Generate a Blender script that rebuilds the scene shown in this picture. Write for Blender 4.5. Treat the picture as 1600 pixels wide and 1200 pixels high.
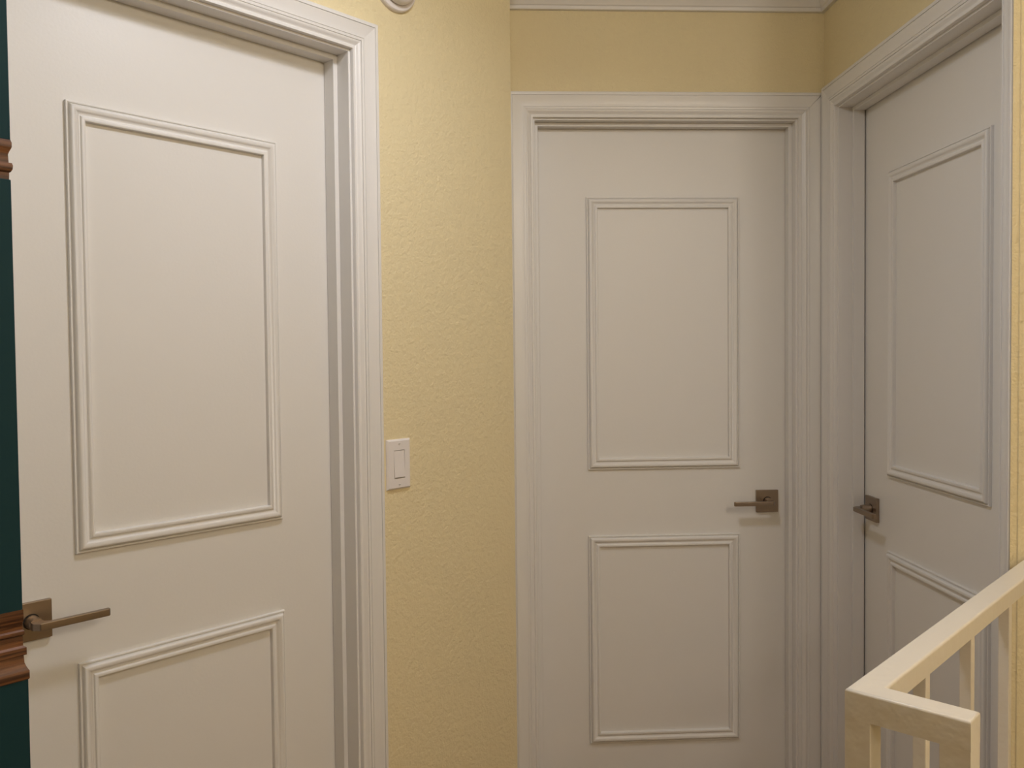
import bpy, bmesh, math
from mathutils import Matrix, Vector

# ---------------------------------------------------------------- camera
sc = bpy.context.scene
for o in list(bpy.data.objects):
    bpy.data.objects.remove(o)
COL = sc.collection
R = math.radians
CAM_F, CAM_H = 1323.1565, 1.3661
pitch, roll, yaw = R(-1.65897), R(-0.57842), R(2.78789)
F = Vector((math.sin(yaw)*math.cos(pitch), math.cos(yaw)*math.cos(pitch), math.sin(pitch)))
RX = Vector((math.cos(yaw), -math.sin(yaw), 0.0))
UP = RX.cross(F)
R2 = RX*math.cos(roll) + UP*math.sin(roll)
U2 = -RX*math.sin(roll) + UP*math.cos(roll)
cam_data = bpy.data.cameras.new('camera')
cam = bpy.data.objects.new('camera', cam_data)
COL.objects.link(cam)
cam.matrix_world = Matrix(((R2.x, U2.x, -F.x, 0), (R2.y, U2.y, -F.y, 0), (R2.z, U2.z, -F.z, CAM_H), (0, 0, 0, 1)))
cam_data.sensor_width = 36.0
cam_data.lens = CAM_F/1600.0*36.0
cam_data.shift_y = -7.642/1600.0
cam_data.clip_start = 0.01
sc.camera = cam

# ---------------------------------------------------------------- exposure, world, lights
sc.view_settings.view_transform = 'Standard'
sc.view_settings.look = 'None'
sc.view_settings.gamma = 1.0
sc.view_settings.use_curve_mapping = False
sc.view_settings.exposure = 0.0
world = bpy.data.worlds.new('world')
sc.world = world
world.use_nodes = True
world.node_tree.nodes['Background'].inputs[0].default_value = (1.0, 0.86, 0.70, 1)
world.node_tree.nodes['Background'].inputs[1].default_value = 0.02
CEIL = 2.44
LAMP_1 = (0.07, 1.27)      # hall lamp
LAMP_2 = (1.30, -0.10)     # stairwell lamp
FILL_LAMP = (0.95, -1.15)     # unseen fill lamp added behind the camera to light the doors

def down_light(name, x, y, power, size, col):
    l = bpy.data.lights.new(name, 'AREA')
    l.shape = 'DISK'; l.size = size; l.spread = R(162); l.energy = power; l.color = col
    o = bpy.data.objects.new(name, l); COL.objects.link(o)
    o.location = (x, y, CEIL-0.045)
    return o
def lamp_light(name, x, y, power, radius, col):
    l = bpy.data.lights.new(name, 'POINT')
    l.shadow_soft_size = radius; l.energy = power; l.color = col
    o = bpy.data.objects.new(name, l); COL.objects.link(o)
    o.location = (x, y, CEIL-0.035-radius)
    return o
lamp_light('hall_light', LAMP_1[0], LAMP_1[1], 4.8, 0.06, (0.95, 0.97, 1.0))
down_light('hall_down_light', LAMP_1[0], LAMP_1[1], 5.3, 0.17, (0.82, 0.86, 1.0))
lamp_light('stair_light', LAMP_2[0], LAMP_2[1], 20.0, 0.12, (1.0, 0.90, 0.80))
lamp_light('rear_fill_light', FILL_LAMP[0], FILL_LAMP[1], 15.0, 0.12, (1.0, 0.91, 0.78))

# ---------------------------------------------------------------- helpers
def tag(o, label=None, cat=None, group=None, kind=None):
    if label: o['label'] = label
    if cat: o['category'] = cat
    if group: o['group'] = group
    if kind: o['kind'] = kind
    return o

def empty(name, loc=(0, 0, 0), rz=0.0, parent=None):
    o = bpy.data.objects.new(name, None); COL.objects.link(o)
    o.empty_display_size = 0.1
    o.location = loc; o.rotation_euler = (0, 0, rz)
    if parent: o.parent = parent
    return o

def build(name, bm, mat, parent=None, smooth=False, bevel=0.0, seg=2, weighted=False):
    bmesh.ops.recalc_face_normals(bm, faces=bm.faces)
    if bevel > 0:
        ed = [e for e in bm.edges if len(e.link_faces) == 2 and e.calc_face_angle(0) > R(40)]
        bmesh.ops.bevel(bm, geom=ed, offset=bevel, segments=seg, affect='EDGES', profile=0.5, clamp_overlap=True)
    me = bpy.data.meshes.new(name); bm.to_mesh(me); bm.free()
    if smooth:
        for p in me.polygons: p.use_smooth = True
        try: me.set_sharp_from_angle(angle=R(35))
        except Exception: pass
    me.materials.append(mat)
    o = bpy.data.objects.new(name, me); COL.objects.link(o)
    if parent: o.parent = parent
    if smooth and (bevel > 0 or weighted):
        wn = o.modifiers.new('weighted', 'WEIGHTED_NORMAL'); wn.keep_sharp = True; wn.weight = 100
    return o

def box(bm, x0, x1, y0, y1, z0, z1):
    v = [bm.verts.new(p) for p in ((x0, y0, z0), (x1, y0, z0), (x1, y1, z0), (x0, y1, z0),
                                   (x0, y0, z1), (x1, y0, z1), (x1, y1, z1), (x0, y1, z1))]
    for f in ((0, 3, 2, 1), (4, 5, 6, 7), (0, 1, 5, 4), (1, 2, 6, 5), (2, 3, 7, 6), (3, 0, 4, 7)):
        bm.faces.new([v[i] for i in f])
    return v

def B():
    return bmesh.new()

def prism(bm, pts, z0, z1):
    lo = [bm.verts.new((x, y, z0)) for x, y in pts]
    hi = [bm.verts.new((x, y, z1)) for x, y in pts]
    bm.faces.new(lo[::-1]); bm.faces.new(hi)
    n = len(pts)
    for i in range(n):
        bm.faces.new((lo[i], lo[(i+1) % n], hi[(i+1) % n], hi[i]))

def strip(bm, prof, fn0, fn1):
    """closed profile swept between two end sections; fn(w,t) -> point"""
    a = [bm.verts.new(fn0(w, t)) for w, t in prof]
    b = [bm.verts.new(fn1(w, t)) for w, t in prof]
    n = len(prof)
    for i in range(n):
        bm.faces.new((a[i], a[(i+1) % n], b[(i+1) % n], b[i]))
    bm.faces.new(a[::-1]); bm.faces.new(b)

def lathe(bm, prof, axis='y', c=(0, 0, 0), n=32, cap=True):
    """prof = list of (radius, distance along axis); axis 'y' runs to -y (out of the wall), 'z' to -z"""
    rings = []
    for r, h in prof:
        ring = []
        for k in range(n):
            a = 2*math.pi*k/n
            if axis == 'y':
                p = (c[0]+r*math.cos(a), c[1]-h, c[2]+r*math.sin(a))
            else:
                p = (c[0]+r*math.cos(a), c[1]+r*math.sin(a), c[2]-h)
            ring.append(bm.verts.new(p))
        rings.append(ring)
    for i in range(len(rings)-1):
        for k in range(n):
            bm.faces.new((rings[i][k], rings[i][(k+1) % n], rings[i+1][(k+1) % n], rings[i+1][k]))
    if cap:
        bm.faces.new(rings[0][::-1]); bm.faces.new(rings[-1])

# ---------------------------------------------------------------- materials
def new_mat(name):
    m = bpy.data.materials.new(name); m.use_nodes = True
    return m, m.node_tree, m.node_tree.nodes['Principled BSDF']

def bump(nt, bsdf, scale, dist, strength=1.0, detail=2.0, stretch=(1, 1, 1), second=None):
    tc = nt.nodes.new('ShaderNodeTexCoord'); mp = nt.nodes.new('ShaderNodeMapping')
    mp.inputs['Scale'].default_value = stretch
    nz = nt.nodes.new('ShaderNodeTexNoise'); nz.inputs['Scale'].default_value = scale
    nz.inputs['Detail'].default_value = detail
    bp = nt.nodes.new('ShaderNodeBump'); bp.inputs['Distance'].default_value = dist
    bp.inputs['Strength'].default_value = strength
    nt.links.new(tc.outputs['Object'], mp.inputs[0]); nt.links.new(mp.outputs[0], nz.inputs['Vector'])
    h = nz.outputs['Fac']
    if second:
        n2 = nt.nodes.new('ShaderNodeTexNoise'); n2.inputs['Scale'].default_value = second[0]
        n2.inputs['Detail'].default_value = 3.0
        nt.links.new(mp.outputs[0], n2.inputs['Vector'])
        mm = nt.nodes.new('ShaderNodeMath'); mm.operation = 'MULTIPLY_ADD'; mm.inputs[1].default_value = second[1]
        nt.links.new(n2.outputs['Fac'], mm.inputs[0]); nt.links.new(h, mm.inputs[2])
        h = mm.outputs[0]
    nt.links.new(h, bp.inputs['Height']); nt.links.new(bp.outputs[0], bsdf.inputs['Normal'])
    return nz, mp

def paint(name, col, rough, scale=0, dist=0, strength=1.0, var=0.03, second=None, spec=0.5):
    m, nt, b = new_mat(name)
    b.inputs['Roughness'].default_value = rough
    b.inputs['Specular IOR Level'].default_value = spec
    tc = nt.nodes.new('ShaderNodeTexCoord'); nz = nt.nodes.new('ShaderNodeTexNoise')
    nz.inputs['Scale'].default_value = 3.0; nz.inputs['Detail'].default_value = 4.0
    rp = nt.nodes.new('ShaderNodeMix'); rp.data_type = 'RGBA'
    rp.inputs['A'].default_value = (col[0]*(1-var), col[1]*(1-var), col[2]*(1-var*1.5), 1)
    rp.inputs['B'].default_value = (*col, 1)
    nt.links.new(tc.outputs['Object'], nz.inputs['Vector'])
    nt.links.new(nz.outputs['Fac'], rp.inputs['Factor']); nt.links.new(rp.outputs['Result'], b.inputs['Base Color'])
    if scale: bump(nt, b, scale, dist, strength, second=second)
    return m

M = {}
M['wall'] = paint('yellow_wall_paint', (0.82, 0.705, 0.445), 0.6, 80.0, 0.0026, 0.9, second=(210.0, 0.5), spec=0.35)
M['ceil'] = paint('ceiling_paint', (0.80, 0.77, 0.71), 0.8, 90.0, 0.002, 0.3)
M['door'] = paint('door_enamel', (0.80, 0.775, 0.74), 0.42, 170.0, 0.0008, 0.2)
M['trim'] = paint('trim_enamel', (0.80, 0.775, 0.745), 0.32, 60.0, 0.0006, 0.15)
M['rail'] = paint('railing_enamel', (0.79, 0.73, 0.63), 0.33, 55.0, 0.0025, 0.45, second=(25.0, 1.0))
M['plastic'] = paint('switch_plastic', (0.82, 0.77, 0.74), 0.3, var=0.0)
M['teal'] = paint('teal_paint', (0.008, 0.040, 0.050), 0.65, 120.0, 0.0006, 0.3, spec=0.2)
M['dark'] = paint('dark_gap', (0.02, 0.015, 0.01), 0.8)  # near-black that stands in for shade inside gaps
M['lamp_metal'] = paint('lamp_base_paint', (0.7, 0.68, 0.64), 0.5)

m, nt, b = new_mat('satin_nickel')
b.inputs['Base Color'].default_value = (0.35, 0.28, 0.22, 1); b.inputs['Metallic'].default_value = 1.0
b.inputs['Roughness'].default_value = 0.36
bump(nt, b, 700.0, 0.0002, 0.25, stretch=(0.15, 1, 1))
M['nickel'] = m

def wood(name, c0, c1, scale=14.0, stretch=(0.12, 1.0, 1.0), rough=0.45):
    m, nt, b = new_mat(name)
    b.inputs['Roughness'].default_value = rough
    nz, mp = bump(nt, b, scale*4, 0.0006, 0.4, 4.0, stretch)
    n2 = nt.nodes.new('ShaderNodeTexNoise'); n2.inputs['Scale'].default_value = scale
    n2.inputs['Detail'].default_value = 6.0; n2.inputs['Distortion'].default_value = 0.6
    rp = nt.nodes.new('ShaderNodeValToRGB')
    rp.color_ramp.elements[0].position = 0.35; rp.color_ramp.elements[0].color = (*c0, 1)
    rp.color_ramp.elements[1].position = 0.65; rp.color_ramp.elements[1].color = (*c1, 1)
    nt.links.new(mp.outputs[0], n2.inputs['Vector']); nt.links.new(n2.outputs['Fac'], rp.inputs[0])
    nt.links.new(rp.outputs[0], b.inputs['Base Color'])
    return m
M['wood'] = wood('stained_wood', (0.045, 0.016, 0.006), (0.21, 0.085, 0.032), 210.0, (0.035, 1.0, 1.0))
M['floor'] = wood('floor_board_wood', (0.20, 0.11, 0.055), (0.33, 0.20, 0.11), 9.0, (1.0, 0.10, 1.0))
M['tread'] = wood('stair_tread_wood', (0.22, 0.12, 0.06), (0.34, 0.20, 0.11), 9.0)

def emit(name, col, st):
    m, nt, b = new_mat(name)
    b.inputs['Emission Color'].default_value = (*col, 1); b.inputs['Emission Strength'].default_value = st
    b.inputs['Base Color'].default_value = (0.9, 0.88, 0.82, 1)
    return m
M['glow'] = emit('lit_lamp_glass', (1.0, 0.85, 0.66), 2.0)
M['led'] = emit('green_indicator', (0.1, 0.9, 0.2), 0.3)

# ---------------------------------------------------------------- wall frames (origin at the visible door edge)
S = math.sqrt(0.5)
class Frame:
    def __init__(s, P, u):
        s.P = Vector((P[0], P[1], 0)); s.u = Vector((u[0], u[1], 0)).normalized()
        s.n = Vector((s.u.y, -s.u.x, 0)); s.rz = math.atan2(s.u.y, s.u.x)
    def w(s, u, off):
        p = s.P + s.u*u + s.n*off
        return (p.x, p.y)
FA = Frame((-0.32290, 1.94364), (S, S))
FB = Frame((0.0, 2.51018), (1, 0))
ca = R(0.59274)
FC = Frame((1.11623, 2.34273), (-math.sin(ca), -math.cos(ca)))

CASING = [(0, 0), (0, .0085), (.001, .0105), (.0065, .0105), (.0085, .0075), (.0115, .0085), (.015, .0125), (.019, .0145),
          (.0200, .0145), (.0203, .0128), (.0213, .0128), (.0216, .0150), (.0268, .0156), (.0270, .0146), (.0278, .0146),
          (.0282, .0160), (.043, .0160), (.051, .0180), (.0575, .0195), (.0578, .0178), (.0588, .0178), (.0592, .0200),
          (.0660, .0200), (.0680, .0180), (.0680, 0)]
PANEL = [(0, 0), (0, .0080), (.0008, .0096), (.0030, .0096), (.0038, .0082), (.0044, .0052), (.0052, .0058), (.0060, .0108), (.0075, .0138),
         (.0098, .0153), (.0125, .0153), (.0152, .0140), (.0178, .0114), (.0202, .0088), (.0222, .0077), (.0238, .0081), (.0250, .0105),
         (.0272, .0118), (.0305, .0118), (.0325, .0105), (.0332, .0070), (.0335, 0)]

PANEL = [(w, t*.84 if w > .004 else t*.72) for w, t in PANEL]
def scaled(prof, width):
    k = width/prof[-1][0]
    return [(w*k, t) for w, t in prof]

WALL_OFF = {'A': 0.076, 'B': 0.057, 'C': 0.075}

def make_trim(name, fr, uL, uR, ztop, dz, off, wL, wR, wT, stop_front, gap, label):
    """jamb, stop and mitred casing round a door opening. uL,uR = visible door edges"""
    t = empty(name, (fr.P.x, fr.P.y, dz), fr.rz); tag(t, label, 'door frame', kind='structure')
    jl, jr, jt = uL-.011, uR+.011, ztop+.011
    z0 = -dz
    bm = B(); box(bm, jl-.018, jl, -off, .042, z0, jt+.018); build('jamb', bm, M['trim'], t, bevel=.0008, seg=1)
    bm = B(); box(bm, jr, jr+.018, -off, .042, z0, jt+.018); build('jamb', bm, M['trim'], t, bevel=.0008, seg=1)
    bm = B(); box(bm, jl, jr, -off, .042, jt, jt+.018); build('jamb', bm, M['trim'], t)
    sf = stop_front
    for x0, x1 in ((jl, uL), (uR, jr)):
        bm = B(); box(bm, x0, x1, -sf, -gap, z0, jt); build('door_stop', bm, M['trim'], t, bevel=.0009, seg=2)
    bm = B(); box(bm, uL-.0005, uR+.0005, -sf, -gap, ztop, jt); build('door_stop', bm, M['trim'], t, bevel=.0009, seg=2)
    cl, cr, ct = jl-.005, jr+.005, jt+.005
    pT = scaled(CASING, wT)
    def leg(sign, u0, wd):
        p = scaled(CASING, wd)
        bm = B()
        strip(bm, p, lambda w, d: (u0+sign*w, -off-d, z0), lambda w, d: (u0+sign*w, -off-d, ct+w*wT/wd if wd > .05 else ct+w*wT/.068))
        return build('casing', bm, M['trim'], t, smooth=True)
    leg(-1, cl, wL); leg(1, cr, wR)
    bm = B()
    strip(bm, pT, lambda w, d: (cl-w*wL/wT, -off-d, ct+w), lambda w, d: (cr+w*min(1.0, wR/wT), -off-d, ct+w))
    build('casing', bm, M['trim'], t, smooth=True)
    return t

def frame_mesh(u0, u1, z0, z1, prof):
    bm = B()
    cs = ((u0, z0, 1, 1), (u1, z0, -1, 1), (u1, z1, -1, -1), (u0, z1, 1, -1))
    rings = []
    for cu, cz, su, sz in cs:
        rings.append([bm.verts.new((cu+su*w, -d, cz+sz*w)) for w, d in prof])
    n = len(prof)
    for i in range(4):
        a, b2 = rings[i], rings[(i+1) % 4]
        for k in range(n-1):
            bm.faces.new((a[k], a[k+1], b2[k+1], b2[k]))
        bm.faces.new((a[n-1], a[0], b2[0], b2[n-1]))
    return bm

def make_handle(parent, u, z, s):
    """square-rose lever handle; s = direction of the lever along the door"""
    h = empty('door_handle', (u, 0, z), 0, parent)
    h['label'] = 'satin nickel lever handle on a square rose'
    bm = B(); box(bm, -.0335, .0335, -.0095, 0.0, -.0335, .0335)
    build('rose_plate', bm, M['nickel'], h, bevel=.0013, seg=2, smooth=True)
    bm = B(); lathe(bm, [(.0136, .0090), (.0136, .0102)], 'y', n=32)  # dark ring painted as the shade round the foot of the neck
    build('neck_shade_ring', bm, M['dark'], h, smooth=True)
    bm = B(); lathe(bm, [(.0118, .0095), (.0118, .030), (.0108, .0355)], 'y', n=32)
    build('neck', bm, M['nickel'], h, smooth=True)
    out = [(-.0100, .029), (-.0100, .048), (-.0015, .0580), (.1120, .0580), (.1150, .0550), (.1150, .0490),
           (.1130, .0470), (.0170, .0465), (.0100, .0400), (.0100, .029)]
    bm = B()
    lo = [bm.verts.new((s*a, -d, -.0064)) for a, d in out]
    hi = [bm.verts.new((s*a, -d, .0064)) for a, d in out]
    bm.faces.new(lo); bm.faces.new(hi[::-1]); n = len(out)
    for i in range(n):
        bm.faces.new((lo[i], lo[(i+1) % n], hi[(i+1) % n], hi[i]))
    build('lever', bm, M['nickel'], h, bevel=.0018, seg=2, smooth=True)
    return h

Z1T, Z1B, Z2T, Z2B, ZH, ZT = 1.8297, 1.0198, 0.8204, 0.1921, 0.917, 2.03

def make_door(name, fr, uL, uR, dz, pL, pR, hu, hs, label, edge_gap=.003):
    d = empty(name, (fr.P.x, fr.P.y, dz), fr.rz); tag(d, label, 'door', kind='structure')
    bm = B(); box(bm, uL-.011+edge_gap, uR+.011-edge_gap, 0.0, .035, .012, ZT+.011-edge_gap)
    build('door_slab', bm, M['door'], d, bevel=.001, seg=1)
    for a, b2 in ((Z1B, Z1T), (Z2B, Z2T)):
        build('panel_moulding', frame_mesh(pL, pR, a, b2, PANEL), M['door'], d, smooth=True)
    make_handle(d, hu, ZH, hs)
    return d

def wall_with_opening(name, fr, u0, u1, off, depth, jl, jr, jt, label, extra=None, z0=0.0):
    o = empty(name, (fr.P.x, fr.P.y, 0), fr.rz); tag(o, label, 'wall', kind='structure')
    bm = B()
    box(bm, u0, jl-.018, -off, depth, z0, CEIL)
    box(bm, jr+.018, u1, -off, depth, z0, CEIL)
    box(bm, jl-.018, jr+.018, -off, depth, jt+.018, CEIL)
    build('plaster', bm, M['wall'], o)
    return o

# ---------------------------------------------------------------- room shell
DZA, DZC = -0.0042, 0.0105
AUL, AUR = -0.697, 0.0
BUL, BUR = 0.2031, 0.9465
CUL, CUR = 0.0, 0.735
OA, OB, OC = WALL_OFF['A'], WALL_OFF['B'], WALL_OFF['C']
A_END = 0.543
A_START = -0.81

wA = wall_with_opening('wall_diagonal', FA, A_START, A_END, OA, .042, AUL-.011, AUR+.011, ZT+DZA+.011,
                       'pale yellow textured diagonal wall holding the light switch')
XR = FA.w(A_END, OA)                       # outer corner of the diagonal wall
YB = FB.P.y - OB
bm = B(); q = FA.w(A_END, -.042)
prism(bm, [XR, (XR[0], YB+.12), (XR[0]-.12, YB+.12), (q[0]-.02, q[1])], 0, CEIL)
tag(build('wall_return', bm, M['wall']), 'short yellow wall return behind the outer corner beside the middle door', 'wall', kind='structure')

XC = FC.P.x - OC
wB = wall_with_opening('wall_back', FB, XR[0]+.0005, XC+.10, OB, .042, BUL-.011, BUR+.011, ZT+.011,
                       'yellow back wall above and around the middle door')
C_END = 0.797
wC = wall_with_opening('wall_right', FC, -.19, CUR+.030+.019, OC, .042, CUL-.011, CUR+.011, ZT+DZC+.011,
                       'yellow right wall above the right-hand door', z0=0.0)
# pier beyond the right-hand door, flush with its casing, then the stairwell opens to the right
d0 = FC.w(C_END, OC+.0185)
XO = d0[0]+.75                             # outer stairwell wall plane
e0 = FC.w(CUR+.031+.0185, OC); e1 = FC.w(CUR+.031+.0185, -.042)
bm = B()
d0 = FC.w(C_END+.003, OC+.0185)
prism(bm, [d0, (d0[0]+.0135, d0[1]), (d0[0]+.0135, d0[1]-.0035), (XO, d0[1]-.0035), (XO, e1[1]), e1, (e0[0]+.002, e0[1]), FC.w(C_END, OC)][::-1], -1.6, CEIL)
tag(build('wall_pier', bm, M['wall']), 'narrow strip of yellow wall at the right edge behind the white railing', 'wall', kind='structure')
bm = B(); box(bm, XO, XO+.1, -1.6, e1[1], -1.6, CEIL)
tag(build('wall_stairwell', bm, M['wall']), 'yellow outer wall of the stairwell, right of the camera', 'wall', kind='structure')
bm = B(); box(bm, -1.8, XO+.1, -1.7, -1.6, -1.6, CEIL)
tag(build('wall_front', bm, M['wall']), 'yellow wall behind the camera', 'wall', kind='structure')

# teal wall end with wood rails
TU, TO = -0.7838, 0.45
UEND = -2.35
wt = empty('wall_left', (FA.P.x, FA.P.y, 0), FA.rz); tag(wt, 'dark teal painted wall end with two stained wood rails at the left edge', 'wall', kind='structure')
def teal_block(name, z0, z1, off, mat):
    bm = B(); box(bm, UEND, TU+off, -(TO+off), -.0, z0, z1)
    return build(name, bm, mat, wt, bevel=.0008, seg=1)
teal_block('teal_panel', 0, .9687, .0034, M['teal'])
teal_block('teal_panel', 1.0550, 1.5862, .0000, M['teal'])
teal_block('teal_panel', 1.6342, CEIL, .0004, M['teal'])
def rail_block(name, prof, lab):
    """horizontal moulding that wraps round the corner: prof = (z, projection)"""
    bm = B(); rings = []
    for z, p in prof:
        rings.append([bm.verts.new(q) for q in ((UEND, -(TO+p), z), (TU+p, -(TO+p), z), (TU+p, -.02, z))])
    for i in range(len(rings)-1):
        for k in range(2):
            bm.faces.new((rings[i][k], rings[i][k+1], rings[i+1][k+1], rings[i+1][k]))
    for r in (rings[0], rings[-1]):
        v = bm.verts.new((UEND, -.02, r[0].co.z)); bm.faces.new((r[0], r[1], r[2], v))
    o = build(name, bm, M['wood'], wt, smooth=True); o['label'] = lab
upper = [(1.5860, -.0016), (1.5945, -.0014), (1.5955, .0000), (1.5985, .0016), (1.6030, .0020), (1.6062, .0012), (1.6066, -.0016),
         (1.6165, -.0020), (1.6200, -.0010), (1.6245, .0010), (1.6260, .0014), (1.6310, .0014), (1.6345, .0004)]
rail_block('wood_rail', upper, 'upper stained wood moulding band')
lower = [(.9684, .0036), (.9700, .0046), (.9795, .0046), (.9812, .0036), (.9850, .0018), (.9895, .0004), (.9990, -.0002),
         (.9995, .0026), (1.0085, .0026), (1.0095, .0010), (1.0110, -.0004), (1.0235, -.0006), (1.0250, .0010), (1.0290, .0010),
         (1.0310, -.0006), (1.0400, -.0004), (1.0420, .0006), (1.0560, .0006)]
rail_block('wood_rail', lower, 'lower stained wood moulding band')
p = FA.w(UEND, TO); 
bm = B(); box(bm, -2.6, p[0]+.05, -1.7, p[1]+.1, 0, CEIL)
tag(build('wall_side', bm, M['wall']), 'yellow wall left of the camera', 'wall', kind='structure')

# ceiling, floor
bm = B(); box(bm, -2.6, XO+.1, -1.7, 2.75, CEIL, CEIL+.1)
tag(build('ceiling', bm, M['ceil']), 'white hall ceiling above the crown moulding', 'ceiling', kind='structure')
RD = Vector((0.72363, 0.69019, 0)); RE = Vector((0.69019, -0.72363, 0)); RP = Vector((0.42438, 0.94096, 0))
def rp(s, e): v = RP+RD*s+RE*e; return (v.x, v.y)
bm = B()
prism(bm, [(-2.6, -1.7), (XO, -1.7), (XO, -.7), (rp(.04, .14)[0], -.7), rp(.04, .14), rp(.04, .036), rp(.85, .036), (1.3, 1.75), (1.3, 2.75), (-2.6, 2.75)], -1.6, 0)
tag(build('floor', bm, M['floor']), 'brown wooden landing floor below the frame', 'floor', kind='structure')

# crown moulding
CROWN = [(0, 0), (0, .012), (.004, .014), (.010, .014), (.012, .017), (.020, .020), (.035, .030), (.050, .044), (.060, .052),
         (.064, .055), (.074, .056), (.076, .060), (.088, .060), (.088, 0)]
zb = CEIL - .088
def crown(name, fr, u0, u1, off, m0, m1, label):
    bm = B()
    strip(bm, CROWN, lambda z, t: (u0+m0*t, -off-t, zb+z), lambda z, t: (u1-m1*t, -off-t, zb+z))
    o = build(name, bm, M['trim'], smooth=True)
    o.location = (fr.P.x, fr.P.y, 0); o.rotation_euler = (0, 0, fr.rz)
    tag(o, label, 'crown moulding', kind='structure')
crown('trim_4', FB, XR[0], XC, OB, 0, 1, 'white crown moulding on the back wall')
uc = (FC.P.y - YB)
crown('trim_5', FC, -(YB-FC.P.y), C_END, OC, 1, 0, 'white crown moulding on the wall above the right-hand door')
crown('trim_6', FA, A_START, A_END, OA, 0, 0, 'white crown moulding on the diagonal wall above the frame')

# ---------------------------------------------------------------- door frames and doors
make_trim('trim_1', FA, AUL, AUR, ZT, DZA, OA, .065, .065, .066, .036, .0010, 'white door casing and jamb around the large left-hand door')
make_trim('trim_2', FB, BUL, BUR, ZT, 0, OB, .0705, .0735, .0715, .030, .0022, 'white door casing and jamb around the middle door')
make_trim('trim_3', FC, CUL, CUR, ZT, DZC, OC, .067, .046, .070, .036, .0040, 'white door casing and jamb around the right-hand door')
make_door('door_1', FA, AUL, AUR, DZA, -.5545, -.1286, -.632, 1, 'white two-panel door at left, partly hidden by the teal wall')
make_door('door_2', FB, BUL, BUR, 0, .3469, .8053, .8891, -1, 'white two-panel door seen face on in the middle')
make_door('door_3', FC, CUL, CUR, DZC, .1392, .5922, .050, 1, 'white two-panel door at right behind the railing', .0035)

# ---------------------------------------------------------------- light switch
sw = empty('light_switch', (*FA.w(.1358, OA), 1.1130), FA.rz)
tag(sw, 'white rocker light switch on the yellow wall beside the left door casing', 'light switch')
bm = B()
pw, ph, t = .0355, .0585, .0065
rw, rh = .0162, .0330
def rect(w, h, y): return [bm.verts.new(p) for p in ((-w, y, -h), (w, y, -h), (w, y, h), (-w, y, h))]
r0 = rect(pw, ph, 0); r1 = rect(pw, ph, -.0022); r2 = rect(pw-.004, ph-.004, -t); r3 = rect(rw, rh, -t); r4 = rect(rw, rh, -.0015)
for a, b2 in ((r0, r1), (r1, r2), (r2, r3), (r3, r4)):
    for k in range(4): bm.faces.new((a[k], a[(k+1) % 4], b2[(k+1) % 4], b2[k]))
build('switch_plate', bm, M['plastic'], sw)
bm = B()
box(bm, -rw+.0003, rw-.0003, -.0030, -.0012, -rh+.0003, rh-.0003)  # bezel coloured near-black to give the gap shade round the rocker
build('bezel_gap_shade', bm, M['dark'], sw)
bm = B()
hw, hh = .0153, .0320
pts = [(-hh, .0064), (-hh+.002, .0085), (0.0, .0066), (hh-.001, .0056), (hh, .0046), (hh, .0042), (-hh, .0042)]
a = [bm.verts.new((-hw, -y, z)) for z, y in pts]; b2 = [bm.verts.new((hw, -y, z)) for z, y in pts]
bm.faces.new(a); bm.faces.new(b2[::-1])
for k in range(len(pts)): bm.faces.new((a[k], a[(k+1) % len(pts)], b2[(k+1) % len(pts)], b2[k]))
build('rocker', bm, M['plastic'], sw)
for z in (-.0475, .0475):
    bm = B(); lathe(bm, [(.0028, .0055), (.0028, .0070), (.0018, .0076)], 'y', (0, 0, z), 16); s_ = build('screw', bm, M['plastic'], sw, smooth=True)
    bm = B(); box(bm, -.0022, .0022, -.0078, -.0070, z-.0005, z+.0005); build('screw_slot', bm, M['dark'], s_)
bm = B()
for x0, x1, z0, z1 in ((-rw, -hw, -rh, rh), (-hw, hw, -rh, -hh), (-hw, hw, hh, rh)):
    pass
bm.free()

# ---------------------------------------------------------------- smoke alarm
sa = empty('smoke_alarm', (*FA.w(.1440, OA), 2.2215), FA.rz)
tag(sa, 'round white smoke alarm high on the yellow wall, cut by the top edge', 'smoke alarm')
bm = B(); lathe(bm, [(.0615, 0), (.0615, .006), (.0605, .009), (.0585, .011)], 'y', n=48); build('mounting_base', bm, M['plastic'], sa, smooth=True)
bm = B(); lathe(bm, [(.0440, .010), (.0440, .0130)], 'y', n=48); build('shadow_gap', bm, M['dark'], sa)
bm = B(); lathe(bm, [(.0465, .0130), (.0480, .0150), (.0475, .026), (.044, .033), (.036, .0380), (.020, .0400), (.002, .0405)], 'y', n=48)
build('alarm_body', bm, M['plastic'], sa, smooth=True)

# ---------------------------------------------------------------- railing
rl = empty('stair_railing', (RP.x, RP.y, 0), math.atan2(RD.y, RD.x))
tag(rl, 'white painted stair railing with square balusters at lower right', 'railing')
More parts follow.
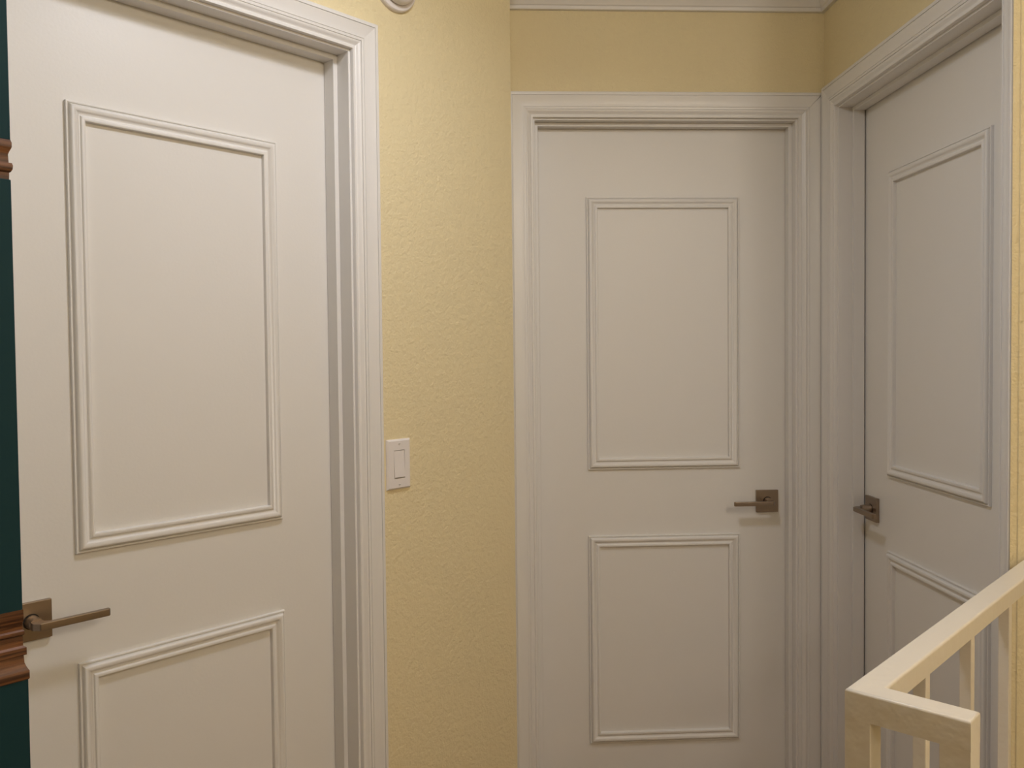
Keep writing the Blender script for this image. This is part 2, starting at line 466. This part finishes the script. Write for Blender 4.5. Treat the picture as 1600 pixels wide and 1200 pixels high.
# local x = along the long rail (away from the camera), local y = -(e)
ZR = .980
def top_bevel(bm, off):
    bmesh.ops.recalc_face_normals(bm, faces=bm.faces)
    ed = [e for e in bm.edges if len(e.link_faces) == 2 and e.calc_face_angle(0) > R(40) and min(v.co.z for v in e.verts) > ZR-.001]
    bmesh.ops.bevel(bm, geom=ed, offset=off, segments=3, affect='EDGES', profile=0.5, clamp_overlap=True)
def rbox(name, s0, s1, e0, e1, z0, z1, bev=.003):
    bm = B(); box(bm, s0, s1, -e1, -e0, z0, z1)
    return build(name, bm, M['rail'], rl, bevel=bev, seg=3, smooth=True)
bm = B()                                     # L-shaped handrail in one piece
pts = [(0, 0), (.90, 0), (.90, -.0350), (.0345, -.0350), (.0335, -.1318), (0, -.1318)]
prism(bm, pts[::-1], .9535, ZR)
top_bevel(bm, .0035)
pts = [(0, 0), (.0335, 0), (.0335, -.1318), (0, -.1318)]
prism(bm, pts[::-1], .9470, .9535)
hr = build('handrail', bm, M['rail'], rl, smooth=True, weighted=True)
rbox('corner_post', 0.0001, .0330, .0001, .0285, .0, .9471, .0003)
rbox('end_post', 0.0001, .0334, .1010, .1317, .0, .9471, .0003)
for s in (.182, .379, .587, .775):
    rbox('baluster', s, s+.0165, .0140, .0305, .075, .9520, .0015)
rbox('bottom_rail', .0325, .862, .0060, .0320, .050, .080)
rbox('bottom_rail', .0030, .0300, .0280, .1015, .050, .080)

# ---------------------------------------------------------------- stairs below the railing (out of frame)
st = empty('staircase', (0, 0, 0)); tag(st, 'wooden steps going down behind the railing', 'stairs')
x0 = rp(.04, .14)[0]+.002
for k in range(6):
    bm = B(); box(bm, x0, XO-.002, -.698+.27*k, -.43+.27*k, -1.598, -.19*(k+1))
    build('step', bm, M['tread'], st)

# ---------------------------------------------------------------- ceiling lamps (out of frame; the rear one is added as fill)
def lamp(x, y, lab):
    o = empty('ceiling_lamp', (x, y, CEIL)); tag(o, lab, 'ceiling lamp')
    bm = B(); lathe(bm, [(.110, 0), (.110, .012), (.100, .016)], 'z', n=40); build('lamp_base', bm, M['lamp_metal'], o, smooth=True)
    bm = B(); lathe(bm, [(.098, .015), (.094, .022), (.070, .026), (.004, .027)], 'z', n=40)
    build('lamp_shade', bm, M['glow'], o, smooth=True)
lamp(*LAMP_1, 'flat round glowing flush lamp on the hall ceiling')
lamp(*LAMP_2, 'flat round glowing flush lamp above the stairs')
lamp(*FILL_LAMP, 'added fill lamp, a flat round glowing disc behind the camera')
